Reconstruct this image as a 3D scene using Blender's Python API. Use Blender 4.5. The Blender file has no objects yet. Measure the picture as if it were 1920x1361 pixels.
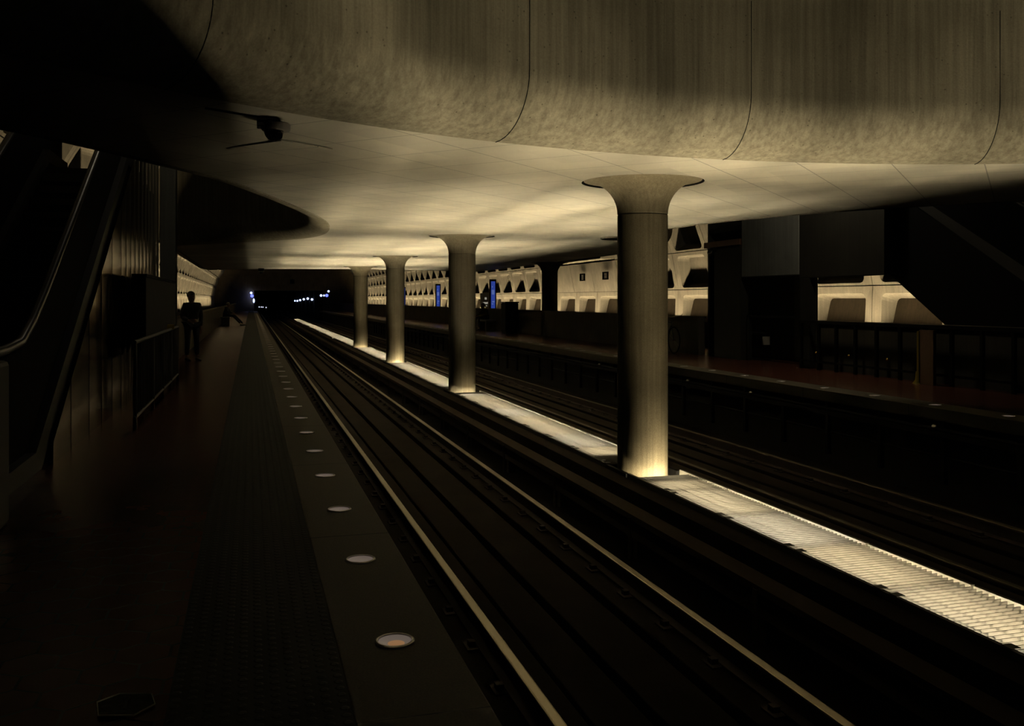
import bpy, bmesh, math, random
from mathutils import Vector
R_ = math.radians
random.seed(7)
S = bpy.context.scene
COL = S.collection
PI = math.pi

# ------------------------------------------------------------------ camera
YAW = math.atan(490 / 1720)
cam_d = bpy.data.cameras.new('camera')
cam_d.sensor_width = 36.0
cam_d.lens = 1720 / 1920 * 36
cam_d.shift_y = -118.5 / 1920
cam_d.clip_end = 400
cam = bpy.data.objects.new('camera', cam_d)
cam.location = (0, 0, 1.37)
cam.rotation_euler = (PI / 2, 0, -YAW)
COL.objects.link(cam)
S.camera = cam

# ------------------------------------------------------------------ world, exposure
W = bpy.data.worlds.new('station_dark')
W.use_nodes = True
W.node_tree.nodes['Background'].inputs[0].default_value = (0.9, 0.95, 1.0, 1)
W.node_tree.nodes['Background'].inputs[1].default_value = 0.004
S.world = W
S.view_settings.view_transform = 'Standard'
S.view_settings.look = 'None'
S.view_settings.gamma = 1.0
S.view_settings.exposure = 0.0
S.view_settings.use_curve_mapping = False
S.cycles.max_bounces = 7
S.cycles.diffuse_bounces = 0
S.cycles.sample_clamp_indirect = 3.0

# lamp strengths (radiance of the real tubes and strips)
TUBE = 540.0
TUBE_COLS = [(1.0, 0.83, 0.52), (1.0, 0.87, 0.61), (1.0, 0.82, 0.50)]
COVE = 30.0
COVE_COL = (1.0, 0.79, 0.46)

# ------------------------------------------------------------------ materials
def new_mat(name):
    m = bpy.data.materials.new(name)
    m.use_nodes = True
    nt = m.node_tree
    return m, nt, nt.nodes['Principled BSDF']

def N(nt, t, **kw):
    n = nt.nodes.new(t)
    for k, v in kw.items():
        if k in n.inputs:
            n.inputs[k].default_value = v
        else:
            setattr(n, k, v)
    return n

def plain(name, col, rough=0.6, metal=0.0, emit=None, es=0.0, noise=0.0, nscale=20, bump=0.0, spec=None):
    m, nt, b = new_mat(name)
    b.inputs['Base Color'].default_value = (*col, 1)
    b.inputs['Roughness'].default_value = rough
    b.inputs['Metallic'].default_value = metal
    if spec is not None:
        b.inputs['Specular IOR Level'].default_value = spec
    if emit:
        b.inputs['Emission Color'].default_value = (*emit, 1)
        b.inputs['Emission Strength'].default_value = es
    if noise or bump:
        tc = N(nt, 'ShaderNodeTexCoord')
        nz = N(nt, 'ShaderNodeTexNoise')
        nz.inputs['Scale'].default_value = nscale
        nz.inputs['Detail'].default_value = 6
        nt.links.new(tc.outputs['Object'], nz.inputs['Vector'])
        if noise:
            mx = N(nt, 'ShaderNodeMix', data_type='RGBA')
            mx.inputs[6].default_value = (*[c * (1 - noise) for c in col], 1)
            mx.inputs[7].default_value = (*[min(1, c * (1 + noise)) for c in col], 1)
            nt.links.new(nz.outputs['Fac'], mx.inputs[0])
            nt.links.new(mx.outputs[2], b.inputs['Base Color'])
        if bump:
            bp = N(nt, 'ShaderNodeBump')
            bp.inputs['Strength'].default_value = bump
            bp.inputs['Distance'].default_value = 0.02
            nt.links.new(nz.outputs['Fac'], bp.inputs['Height'])
            nt.links.new(bp.outputs['Normal'], b.inputs['Normal'])
    return m

def concrete(name, col, streak=0.35, pits=0.5, rough=0.85, scale=1.0, grain=0.25, spec=0.25):
    """board concrete: blotches, vertical drip stains, pin holes, grain"""
    m, nt, b = new_mat(name)
    b.inputs['Roughness'].default_value = rough
    b.inputs['Specular IOR Level'].default_value = spec
    L = nt.links.new
    geo = N(nt, 'ShaderNodeNewGeometry')
    mp = N(nt, 'ShaderNodeMapping')
    mp.inputs['Scale'].default_value = (17 * scale, 17 * scale, 0.45 * scale)
    L(geo.outputs['Position'], mp.inputs['Vector'])
    st = N(nt, 'ShaderNodeTexNoise'); st.inputs['Scale'].default_value = 1.0; st.inputs['Detail'].default_value = 7
    st.inputs['Roughness'].default_value = 0.65
    L(mp.outputs['Vector'], st.inputs['Vector'])
    bl = N(nt, 'ShaderNodeTexNoise'); bl.inputs['Scale'].default_value = 1.3 * scale; bl.inputs['Detail'].default_value = 8
    L(geo.outputs['Position'], bl.inputs['Vector'])
    gr = N(nt, 'ShaderNodeTexNoise'); gr.inputs['Scale'].default_value = 60 * scale; gr.inputs['Detail'].default_value = 5
    L(geo.outputs['Position'], gr.inputs['Vector'])
    vo = N(nt, 'ShaderNodeTexVoronoi'); vo.inputs['Scale'].default_value = 13 * scale
    L(geo.outputs['Position'], vo.inputs['Vector'])
    pit = N(nt, 'ShaderNodeMapRange'); pit.inputs['From Min'].default_value = 0.05; pit.inputs['From Max'].default_value = 0.14
    pit.inputs['To Min'].default_value = 1 - pits; pit.inputs['To Max'].default_value = 1.0
    L(vo.outputs['Distance'], pit.inputs['Value'])
    pm = N(nt, 'ShaderNodeMapRange'); pm.inputs['From Min'].default_value = 0.45; pm.inputs['From Max'].default_value = 0.6
    pm.inputs['To Min'].default_value = 1.0; pm.inputs['To Max'].default_value = 0.0
    L(bl.outputs['Fac'], pm.inputs['Value'])
    pmax = N(nt, 'ShaderNodeMath', operation='MAXIMUM'); L(pit.outputs[0], pmax.inputs[0]); L(pm.outputs[0], pmax.inputs[1])
    sr = N(nt, 'ShaderNodeMapRange'); sr.inputs['From Min'].default_value = 0.32; sr.inputs['From Max'].default_value = 0.62
    sr.inputs['To Min'].default_value = 1 - streak; sr.inputs['To Max'].default_value = 1.0
    L(st.outputs['Fac'], sr.inputs['Value'])
    br = N(nt, 'ShaderNodeMapRange'); br.inputs['From Min'].default_value = 0.3; br.inputs['From Max'].default_value = 0.7
    br.inputs['To Min'].default_value = 0.8; br.inputs['To Max'].default_value = 1.12
    L(bl.outputs['Fac'], br.inputs['Value'])
    g2 = N(nt, 'ShaderNodeMapRange'); g2.inputs['To Min'].default_value = 1 - grain; g2.inputs['To Max'].default_value = 1 + grain
    L(gr.outputs['Fac'], g2.inputs['Value'])
    a = N(nt, 'ShaderNodeMath', operation='MULTIPLY'); L(sr.outputs[0], a.inputs[0]); L(br.outputs[0], a.inputs[1])
    c = N(nt, 'ShaderNodeMath', operation='MULTIPLY'); L(a.outputs[0], c.inputs[0]); L(g2.outputs[0], c.inputs[1])
    d = N(nt, 'ShaderNodeMath', operation='MULTIPLY'); L(c.outputs[0], d.inputs[0]); L(pmax.outputs[0], d.inputs[1])
    vm = N(nt, 'ShaderNodeVectorMath', operation='SCALE'); vm.inputs[0].default_value = col
    L(d.outputs[0], vm.inputs['Scale'])
    L(vm.outputs['Vector'], b.inputs['Base Color'])
    bp = N(nt, 'ShaderNodeBump'); bp.inputs['Strength'].default_value = 0.35; bp.inputs['Distance'].default_value = 0.004
    L(gr.outputs['Fac'], bp.inputs['Height']); L(bp.outputs['Normal'], b.inputs['Normal'])
    return m

def soffit_mat():
    """plaster soffit panels laid diagonally, hairline joints"""
    m, nt, b = new_mat('soffit_panels')
    L = nt.links.new
    b.inputs['Roughness'].default_value = 0.55
    b.inputs['Specular IOR Level'].default_value = 0.35
    geo = N(nt, 'ShaderNodeNewGeometry')
    sep = N(nt, 'ShaderNodeSeparateXYZ'); L(geo.outputs['Position'], sep.inputs[0])
    def line(op, off):
        e = N(nt, 'ShaderNodeMath', operation=op); L(sep.outputs['X'], e.inputs[0]); L(sep.outputs['Y'], e.inputs[1])
        o = N(nt, 'ShaderNodeMath', operation='ADD'); L(e.outputs[0], o.inputs[0]); o.inputs[1].default_value = off
        q = N(nt, 'ShaderNodeMath', operation='DIVIDE'); L(o.outputs[0], q.inputs[0]); q.inputs[1].default_value = 1.2
        f = N(nt, 'ShaderNodeMath', operation='FRACT'); L(q.outputs[0], f.inputs[0])
        h = N(nt, 'ShaderNodeMath', operation='SUBTRACT'); L(f.outputs[0], h.inputs[0]); h.inputs[1].default_value = 0.5
        ab = N(nt, 'ShaderNodeMath', operation='ABSOLUTE'); L(h.outputs[0], ab.inputs[0])
        g = N(nt, 'ShaderNodeMath', operation='LESS_THAN'); L(ab.outputs[0], g.inputs[0]); g.inputs[1].default_value = 0.0075
        fl = N(nt, 'ShaderNodeMath', operation='FLOOR'); L(q.outputs[0], fl.inputs[0])
        return g, fl
    g1, f1 = line('SUBTRACT', 5.29 + 60.6)
    g2, f2 = line('ADD', -10.36 + 60.6)
    g = N(nt, 'ShaderNodeMath', operation='MAXIMUM'); L(g1.outputs[0], g.inputs[0]); L(g2.outputs[0], g.inputs[1])
    cb = N(nt, 'ShaderNodeCombineXYZ'); L(f1.outputs[0], cb.inputs[0]); L(f2.outputs[0], cb.inputs[1])
    wn = N(nt, 'ShaderNodeTexWhiteNoise', noise_dimensions='3D'); L(cb.outputs[0], wn.inputs['Vector'])
    vr = N(nt, 'ShaderNodeMapRange'); vr.inputs['To Min'].default_value = 0.9; vr.inputs['To Max'].default_value = 1.06
    L(wn.outputs['Value'], vr.inputs['Value'])
    nz = N(nt, 'ShaderNodeTexNoise'); nz.inputs['Scale'].default_value = 0.8; nz.inputs['Detail'].default_value = 6
    L(geo.outputs['Position'], nz.inputs['Vector'])
    nr = N(nt, 'ShaderNodeMapRange'); nr.inputs['From Min'].default_value = 0.3; nr.inputs['From Max'].default_value = 0.7
    nr.inputs['To Min'].default_value = 0.84; nr.inputs['To Max'].default_value = 1.08
    L(nz.outputs['Fac'], nr.inputs['Value'])
    mu = N(nt, 'ShaderNodeMath', operation='MULTIPLY'); L(vr.outputs[0], mu.inputs[0]); L(nr.outputs[0], mu.inputs[1])
    jr = N(nt, 'ShaderNodeMapRange'); jr.inputs['To Min'].default_value = 1.0; jr.inputs['To Max'].default_value = 0.5
    L(g.outputs[0], jr.inputs['Value'])
    mu2 = N(nt, 'ShaderNodeMath', operation='MULTIPLY'); L(mu.outputs[0], mu2.inputs[0]); L(jr.outputs[0], mu2.inputs[1])
    vm = N(nt, 'ShaderNodeVectorMath', operation='SCALE'); vm.inputs[0].default_value = (0.74, 0.70, 0.58)
    L(mu2.outputs[0], vm.inputs['Scale']); L(vm.outputs['Vector'], b.inputs['Base Color'])
    return m

def hex_tile_mat():
    m, nt, b = new_mat('hexagonal_quarry_tile')
    L = nt.links.new
    b.inputs['Roughness'].default_value = 0.27
    geo = N(nt, 'ShaderNodeNewGeometry')
    sep = N(nt, 'ShaderNodeSeparateXYZ'); L(geo.outputs['Position'], sep.inputs[0])
    size = 0.2
    def mth(op, a, bb=None):
        n = N(nt, 'ShaderNodeMath', operation=op)
        for i, v in enumerate((a, bb)):
            if v is None: continue
            if isinstance(v, (int, float)): n.inputs[i].default_value = v
            else: L(v, n.inputs[i])
        return n.outputs[0]
    u = mth('DIVIDE', sep.outputs['X'], size); v = mth('DIVIDE', sep.outputs['Y'], size * math.sqrt(3))
    def cell(off):
        fu = mth('SUBTRACT', mth('FRACT', mth('ADD', u, 100 + off)), 0.5)
        fv = mth('MULTIPLY', mth('SUBTRACT', mth('FRACT', mth('ADD', v, 100 + off)), 0.5), math.sqrt(3))
        au = mth('ABSOLUTE', fu); av = mth('ABSOLUTE', fv)
        return mth('MAXIMUM', au, mth('ADD', mth('MULTIPLY', au, 0.5), mth('MULTIPLY', av, 0.866)))
    hd = mth('MINIMUM', cell(0.0), cell(0.5))
    gr = mth('GREATER_THAN', hd, 0.472)
    nz = N(nt, 'ShaderNodeTexNoise'); nz.inputs['Scale'].default_value = 3.0; nz.inputs['Detail'].default_value = 5
    L(geo.outputs['Position'], nz.inputs['Vector'])
    mx0 = N(nt, 'ShaderNodeMix', data_type='RGBA'); mx0.inputs[6].default_value = (0.17, 0.055, 0.03, 1); mx0.inputs[7].default_value = (0.27, 0.10, 0.055, 1)
    L(nz.outputs['Fac'], mx0.inputs[0])
    mx = N(nt, 'ShaderNodeMix', data_type='RGBA'); L(gr, mx.inputs[0]); L(mx0.outputs[2], mx.inputs[6]); mx.inputs[7].default_value = (0.06, 0.04, 0.03, 1)
    L(mx.outputs[2], b.inputs['Base Color'])
    bp = N(nt, 'ShaderNodeBump'); bp.inputs['Strength'].default_value = 0.5; bp.inputs['Distance'].default_value = 0.003; bp.invert = True
    L(gr, bp.inputs['Height']); L(bp.outputs['Normal'], b.inputs['Normal'])
    return m

def tactile_mat():
    m, nt, b = new_mat('tactile_rubber')
    L = nt.links.new
    b.inputs['Roughness'].default_value = 0.75
    b.inputs['Specular IOR Level'].default_value = 0.15
    geo = N(nt, 'ShaderNodeNewGeometry')
    vo = N(nt, 'ShaderNodeVectorMath', operation='SCALE'); vo.inputs['Scale'].default_value = 1 / 0.055; L(geo.outputs['Position'], vo.inputs[0])
    fr = N(nt, 'ShaderNodeVectorMath', operation='FRACTION'); L(vo.outputs[0], fr.inputs[0])
    sb = N(nt, 'ShaderNodeVectorMath', operation='SUBTRACT'); L(fr.outputs[0], sb.inputs[0]); sb.inputs[1].default_value = (0.5, 0.5, 0)
    sx = N(nt, 'ShaderNodeVectorMath', operation='MULTIPLY'); L(sb.outputs[0], sx.inputs[0]); sx.inputs[1].default_value = (1, 1, 0)
    ln = N(nt, 'ShaderNodeVectorMath', operation='LENGTH'); L(sx.outputs[0], ln.inputs[0])
    dt = N(nt, 'ShaderNodeMapRange'); dt.inputs['From Min'].default_value = 0.2; dt.inputs['From Max'].default_value = 0.32
    dt.inputs['To Min'].default_value = 1; dt.inputs['To Max'].default_value = 0
    L(ln.outputs['Value'], dt.inputs['Value'])
    mx = N(nt, 'ShaderNodeMix', data_type='RGBA'); L(dt.outputs[0], mx.inputs[0])
    mx.inputs[6].default_value = (0.035, 0.037, 0.03, 1); mx.inputs[7].default_value = (0.055, 0.057, 0.047, 1)
    L(mx.outputs[2], b.inputs['Base Color'])
    bp = N(nt, 'ShaderNodeBump'); bp.inputs['Strength'].default_value = 0.7; bp.inputs['Distance'].default_value = 0.005
    L(dt.outputs[0], bp.inputs['Height']); L(bp.outputs['Normal'], b.inputs['Normal'])
    return m

def granite_mat():
    m, nt, b = new_mat('granite_edge')
    L = nt.links.new
    b.inputs['Roughness'].default_value = 0.6
    b.inputs['Specular IOR Level'].default_value = 0.2
    geo = N(nt, 'ShaderNodeNewGeometry')
    sep = N(nt, 'ShaderNodeSeparateXYZ'); L(geo.outputs['Position'], sep.inputs[0])
    a = N(nt, 'ShaderNodeMath', operation='DIVIDE'); L(sep.outputs['Y'], a.inputs[0]); a.inputs[1].default_value = 2.396
    a2 = N(nt, 'ShaderNodeMath', operation='ADD'); L(a.outputs[0], a2.inputs[0]); a2.inputs[1].default_value = -0.245
    f = N(nt, 'ShaderNodeMath', operation='FRACT'); L(a2.outputs[0], f.inputs[0])
    g = N(nt, 'ShaderNodeMath', operation='LESS_THAN'); L(f.outputs[0], g.inputs[0]); g.inputs[1].default_value = 0.004
    nz = N(nt, 'ShaderNodeTexNoise'); nz.inputs['Scale'].default_value = 160; nz.inputs['Detail'].default_value = 3
    L(geo.outputs['Position'], nz.inputs['Vector'])
    mx0 = N(nt, 'ShaderNodeMix', data_type='RGBA'); L(nz.outputs['Fac'], mx0.inputs[0])
    mx0.inputs[6].default_value = (0.12, 0.105, 0.075, 1); mx0.inputs[7].default_value = (0.30, 0.26, 0.19, 1)
    mx = N(nt, 'ShaderNodeMix', data_type='RGBA'); L(g.outputs[0], mx.inputs[0]); L(mx0.outputs[2], mx.inputs[6]); mx.inputs[7].default_value = (0.02, 0.018, 0.015, 1)
    L(mx.outputs[2], b.inputs['Base Color'])
    return m

M_FASCIA = concrete('fascia_concrete', (0.44, 0.40, 0.29), streak=0.42, pits=0.55)
M_COLUMN = concrete('column_concrete', (0.44, 0.38, 0.255), streak=0.3, pits=0.5, scale=1.6, grain=0.45)
M_VAULT = concrete('vault_concrete', (0.55, 0.50, 0.40), streak=0.22, pits=0.2)
M_COFFERBACK = concrete('brown_coffer_back', (0.10, 0.075, 0.047), streak=0.25, pits=0.3)  # darker brown tone for the backs of the lowest coffer row
M_SOFFIT = soffit_mat()
M_TILE = hex_tile_mat()
M_TACT = tactile_mat()
M_GRAN = granite_mat()
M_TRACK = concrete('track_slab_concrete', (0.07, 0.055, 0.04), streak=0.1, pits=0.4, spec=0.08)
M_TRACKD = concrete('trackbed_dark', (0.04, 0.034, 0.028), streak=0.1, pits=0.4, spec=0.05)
M_PARAPET = concrete('parapet_concrete', (0.16, 0.14, 0.10), streak=0.2, pits=0.2)
M_GREY = concrete('grey_concrete', (0.42, 0.43, 0.38), streak=0.2, pits=0.2)
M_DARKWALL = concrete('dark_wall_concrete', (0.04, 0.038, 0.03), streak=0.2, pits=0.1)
M_ENDWALL = concrete('end_wall_concrete', (0.40, 0.31, 0.19), streak=0.3, pits=0.1)
M_STEEL = plain('rail_head_steel', (0.50, 0.44, 0.30), 0.34, 1.0)
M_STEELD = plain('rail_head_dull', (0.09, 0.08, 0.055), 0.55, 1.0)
M_RAILSIDE = plain('rail_rust', (0.05, 0.035, 0.025), 0.8, 0.0, noise=0.4)
M_SLAT = plain('louvre_grey_paint', (0.115, 0.108, 0.095), 0.6, noise=0.12, nscale=25)
M_GFRAME = plain('grate_frame_steel', (0.05, 0.048, 0.042), 0.6, 0.4)
M_GRAIL = plain('grate_rail_galvanised', (0.17, 0.16, 0.14), 0.5, 0.3)
M_BLACK = plain('black_paint', (0.006, 0.006, 0.006), 0.75, spec=0.06)
M_BLACKG = plain('black_gloss', (0.01, 0.01, 0.011), 0.08)
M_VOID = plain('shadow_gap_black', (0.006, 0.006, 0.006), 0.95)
M_BRONZE = plain('bronze_cladding', (0.55, 0.43, 0.27), 0.13, 1.0)
M_HANDRAIL = plain('handrail_rubber', (0.02, 0.02, 0.022), 0.35, spec=0.3)
M_BALUS = plain('balustrade_dark_panel', (0.008, 0.008, 0.009), 0.85, spec=0.03)
M_STEP = plain('escalator_step_aluminium', (0.16, 0.16, 0.15), 0.45, 0.8)
M_DGREY = plain('dark_grey_metal', (0.022, 0.022, 0.021), 0.55, 0.0, spec=0.2)
M_LGREY = plain('camera_housing_grey', (0.30, 0.27, 0.24), 0.45)
M_STAIN = plain('stainless', (0.6, 0.58, 0.52), 0.25, 1.0)
M_LENS = plain('frosted_lens', (0.50, 0.43, 0.38), 0.22, emit=(1.0, 0.78, 0.64), es=0.10)
M_LENSW = plain('lamp_core_glow', (0.5, 0.3, 0.15), 0.35, emit=(1.0, 0.50, 0.22), es=0.22)
M_RING = plain('lens_ring_metal', (0.55, 0.52, 0.48), 0.35, 0.9, emit=(1, .9, .8), es=0.0)
M_BLUE = plain('blue_signal_lamp', (0.1, 0.1, 0.4), 0.3, emit=(0.12, 0.16, 1.0), es=2.4)
M_BLUEW = plain('blue_white_lamp', (0.4, 0.4, 0.8), 0.3, emit=(0.50, 0.62, 1.0), es=2.0)
M_PYB = plain('pylon_blue_face', (0.03, 0.06, 0.35), 0.4, emit=(0.035, 0.075, 0.42), es=0.6)
M_PYL = plain('pylon_pale_patch', (0.2, 0.25, 0.5), 0.4, emit=(0.12, 0.18, 0.45), es=0.6)
M_SIGNB = plain('sign_brown', (0.035, 0.026, 0.018), 0.5)
M_WHITE = plain('sign_white', (0.8, 0.78, 0.7), 0.5, emit=(1, .95, .8), es=0.25)
M_YELLOW = plain('safety_yellow', (0.55, 0.40, 0.03), 0.5)
M_BROWN = plain('brown_pylon_metal', (0.14, 0.065, 0.03), 0.5, noise=0.2)
M_SKIN = plain('skin', (0.30, 0.18, 0.12), 0.6)
M_SKIN2 = plain('skin_dark', (0.17, 0.09, 0.05), 0.6)
M_HAIR = plain('hair_black', (0.01, 0.008, 0.007), 0.6)
M_CLOTH = plain('dark_clothing', (0.02, 0.02, 0.022), 0.9)
M_JEANS = plain('navy_trousers', (0.02, 0.022, 0.032), 0.9)
M_HIVIS = plain('yellow_jacket', (0.75, 0.62, 0.02), 0.8)
M_SHOE = plain('shoe_black', (0.012, 0.011, 0.01), 0.6)
M_PAPER = plain('notice_paper', (0.62, 0.58, 0.48), 0.7)
M_NBOX = plain('news_box_grey', (0.16, 0.16, 0.15), 0.5)
M_STONE = plain('bench_stone', (0.06, 0.055, 0.045), 0.6)

def emitter(name, col, strength):
    m = bpy.data.materials.new(name); m.use_nodes = True
    nt = m.node_tree; nt.nodes.clear()
    e = nt.nodes.new('ShaderNodeEmission'); o = nt.nodes.new('ShaderNodeOutputMaterial')
    e.inputs[0].default_value = (*col, 1); e.inputs[1].default_value = strength
    nt.links.new(e.outputs[0], o.inputs[0])
    return m

# ------------------------------------------------------------------ mesh helpers
class MB:
    def __init__(s): s.v = []; s.f = []
    def add(s, vs, fs):
        o = len(s.v); s.v += [tuple(p) for p in vs]; s.f += [tuple(i + o for i in f) for f in fs]; return s
    def box(s, x0, x1, y0, y1, z0, z1):
        v = [(x0, y0, z0), (x1, y0, z0), (x1, y1, z0), (x0, y1, z0), (x0, y0, z1), (x1, y0, z1), (x1, y1, z1), (x0, y1, z1)]
        return s.add(v, [(0, 3, 2, 1), (4, 5, 6, 7), (0, 1, 5, 4), (1, 2, 6, 5), (2, 3, 7, 6), (3, 0, 4, 7)])
    def prism(s, pts, a, b, axis='Y'):
        """polygon pts (2D) extruded along axis from a to b; for Y pts are (x,z), for X (y,z), for Z (x,y)"""
        n = len(pts)
        def P(p, t):
            return {'Y': (p[0], t, p[1]), 'X': (t, p[0], p[1]), 'Z': (p[0], p[1], t)}[axis]
        v = [P(p, a) for p in pts] + [P(p, b) for p in pts]
        fs = [tuple(range(n - 1, -1, -1)), tuple(range(n, 2 * n))]
        fs += [(i, (i + 1) % n, n + (i + 1) % n, n + i) for i in range(n)]
        return s.add(v, fs)
    def lathe(s, prof, cx=0, cy=0, cz=0, n=32, closed=False):
        """prof: (r,z) from bottom to top"""
        v = []; fs = []
        for r, z in prof:
            for k in range(n):
                a = 2 * PI * k / n; v.append((cx + r * math.cos(a), cy + r * math.sin(a), cz + z))
        m = len(prof)
        for j in range(m - 1):
            for k in range(n):
                k2 = (k + 1) % n
                fs.append((j * n + k, j * n + k2, (j + 1) * n + k2, (j + 1) * n + k))
        if closed:
            fs.append(tuple(range(n - 1, -1, -1))); fs.append(tuple((m - 1) * n + k for k in range(n)))
        return s.add(v, fs)
    def tube(s, path, r, n=8, cap=True):
        path = [Vector(p) for p in path]; v = []; fs = []
        up = Vector((0, 0, 1))
        for i, p in enumerate(path):
            d = (path[min(i + 1, len(path) - 1)] - path[max(i - 1, 0)]).normalized()
            a = d.cross(up)
            if a.length < 1e-4: a = d.cross(Vector((1, 0, 0)))
            a.normalize(); bb = a.cross(d)
            rr = r[i] if isinstance(r, (list, tuple)) else r
            for k in range(n):
                t = 2 * PI * k / n; q = p + a * rr * math.cos(t) + bb * rr * math.sin(t); v.append(tuple(q))
        for i in range(len(path) - 1):
            for k in range(n):
                k2 = (k + 1) % n
                fs.append((i * n + k, i * n + k2, (i + 1) * n + k2, (i + 1) * n + k))
        if cap:
            fs.append(tuple(range(n - 1, -1, -1))); m = len(path) - 1; fs.append(tuple(m * n + k for k in range(n)))
        return s.add(v, fs)
    def sphere(s, c, r, n=14, m=9, sc=(1, 1, 1)):
        v = [(c[0], c[1], c[2] - r * sc[2])]; fs = []
        for j in range(1, m):
            t = -PI / 2 + PI * j / m
            for k in range(n):
                a = 2 * PI * k / n
                v.append((c[0] + r * sc[0] * math.cos(t) * math.cos(a), c[1] + r * sc[1] * math.cos(t) * math.sin(a), c[2] + r * sc[2] * math.sin(t)))
        v.append((c[0], c[1], c[2] + r * sc[2]))
        for k in range(n): fs.append((0, 1 + (k + 1) % n, 1 + k))
        for j in range(m - 2):
            for k in range(n):
                k2 = (k + 1) % n; fs.append((1 + j * n + k, 1 + j * n + k2, 1 + (j + 1) * n + k2, 1 + (j + 1) * n + k))
        l = len(v) - 1; o = 1 + (m - 2) * n
        for k in range(n): fs.append((l, o + k, o + (k + 1) % n))
        return s.add(v, fs)
    def mesh(s, name, mat, smooth=None):
        me = bpy.data.meshes.new(name); me.from_pydata(s.v, [], s.f); me.update()
        if mat: me.materials.append(mat)
        if smooth is not None:
            me.polygons.foreach_set('use_smooth', [True] * len(me.polygons))
            try: me.set_sharp_from_angle(angle=R_(smooth))
            except Exception: pass
        return me
    def obj(s, name, mat, parent=None, smooth=None, bevel=0.0):
        return link(name, s.mesh(name, mat, smooth), parent, bevel)

def link(name, me, parent=None, bevel=0.0):
    o = bpy.data.objects.new(name, me); COL.objects.link(o)
    if parent is not None: o.parent = parent
    if bevel:
        b = o.modifiers.new('bevel', 'BEVEL'); b.width = bevel; b.segments = 2; b.limit_method = 'ANGLE'
    return o

def tag(o, label, cat, group=None):
    o['label'] = label; o['category'] = cat
    if group: o['group'] = group
    return o

def thing(name, label, cat, loc=(0, 0, 0), rz=0.0, group=None):
    o = bpy.data.objects.new(name, None); COL.objects.link(o)
    o.location = loc; o.rotation_euler = (0, 0, rz); o.empty_display_size = 0.1
    return tag(o, label, cat, group)

def struct(o):
    o['kind'] = 'structure'; return o

def dup(root, loc=None, label=None):
    r = root.copy(); COL.objects.link(r)
    if loc is not None: r.location = loc
    if label: r['label'] = label
    for ch in list(root.children):
        c = ch.copy(); COL.objects.link(c); c.parent = r
        for g in list(ch.children):
            d = g.copy(); COL.objects.link(d); d.parent = c
    return r

UNITS = ['', 'first', 'second', 'third', 'fourth', 'fifth', 'sixth', 'seventh', 'eighth', 'ninth', 'tenth', 'eleventh', 'twelfth',
         'thirteenth', 'fourteenth', 'fifteenth', 'sixteenth', 'seventeenth', 'eighteenth', 'nineteenth', 'twentieth']
def ordinal(n):
    return UNITS[n]

# ------------------------------------------------------------------ dimensions
XC = 4.55            # station axis
XE = 0.78            # near platform edge
XF = 2 * XC - XE     # far platform edge
ZI = -1.25           # track invert
ZR = -0.946          # top of rail
ZG = -0.647          # top of light grates
ZC = 2.774           # underside of mezzanine
XPL, XPR = -1.6, 10.7   # parapets
YEND = 117.0
Y0 = -1.5
COLY = [10.22, 20.05, 29.9, 39.75]

# ------------------------------------------------------------------ SETTING
# platforms
struct(MB().box(-4.35, -0.27, Y0, YEND, -0.25, 0).obj('floor', M_TILE))
struct(MB().box(-0.27, 0.326, Y0, YEND, -0.25, 0.004).obj('trim_1', M_TACT))
struct(MB().box(0.326, XE, Y0, YEND, -0.16, 0.002).obj('trim_2', M_GRAN, bevel=0.006))
struct(MB().box(8.774, 13.4, Y0, YEND, -0.25, 0).obj('floor.001', M_TILE))
struct(MB().box(XF, 8.774, Y0, YEND, -0.16, 0.002).obj('trim_3', M_GRAN, bevel=0.006))
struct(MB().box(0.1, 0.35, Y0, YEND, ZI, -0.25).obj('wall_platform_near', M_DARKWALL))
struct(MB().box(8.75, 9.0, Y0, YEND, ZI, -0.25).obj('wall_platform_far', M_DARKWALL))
# track invert
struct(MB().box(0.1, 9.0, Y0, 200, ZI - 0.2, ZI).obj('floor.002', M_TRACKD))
# plinths the rails sit on, and the slab strip in the middle of each track
def plinth(name, xa, xb, h):
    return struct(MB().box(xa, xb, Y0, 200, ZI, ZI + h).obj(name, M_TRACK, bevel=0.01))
RX = [1.626, 3.136, 5.964, 7.474]
for n, x in enumerate(RX):
    plinth('trim_%d' % (4 + n), x - 0.28, x + 0.28, 0.13)
for n, (a, b) in enumerate([(1.96, 2.30), (2.38, 2.80), (6.30, 6.72), (6.80, 7.14)]):
    plinth('trim_%d' % (8 + n), a, b, 0.10)
# light trough walls on the median, with a concrete curb round every column foot
tw = MB()
tw.box(3.98, 4.20, Y0, 200, ZI, ZG - 0.05)
struct(tw.obj('wall_trough_left', M_TRACK))
struct(MB().box(4.90, 5.12, Y0, 200, ZI, ZG - 0.05).obj('wall_trough_right', M_TRACK))

# parapets behind the platforms
def parapet(name, x0, x1, ya, yb):
    m = MB(); m.box(x0, x1, ya, yb, 0, 0.90); m.box(x0 - 0.03, x1 + 0.03, ya, yb, 0.90, 0.96)
    return struct(m.obj(name, M_PARAPET))
parapet('wall_parapet_far', XPR, XPR + 0.18, 20.65, YEND)
parapet('wall_parapet_near', XPL - 0.18, XPL, 20.6, YEND)
parapet('wall_parapet_right', XPR + 0.12, XPR + 0.26, 3.0, 15.9)

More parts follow.
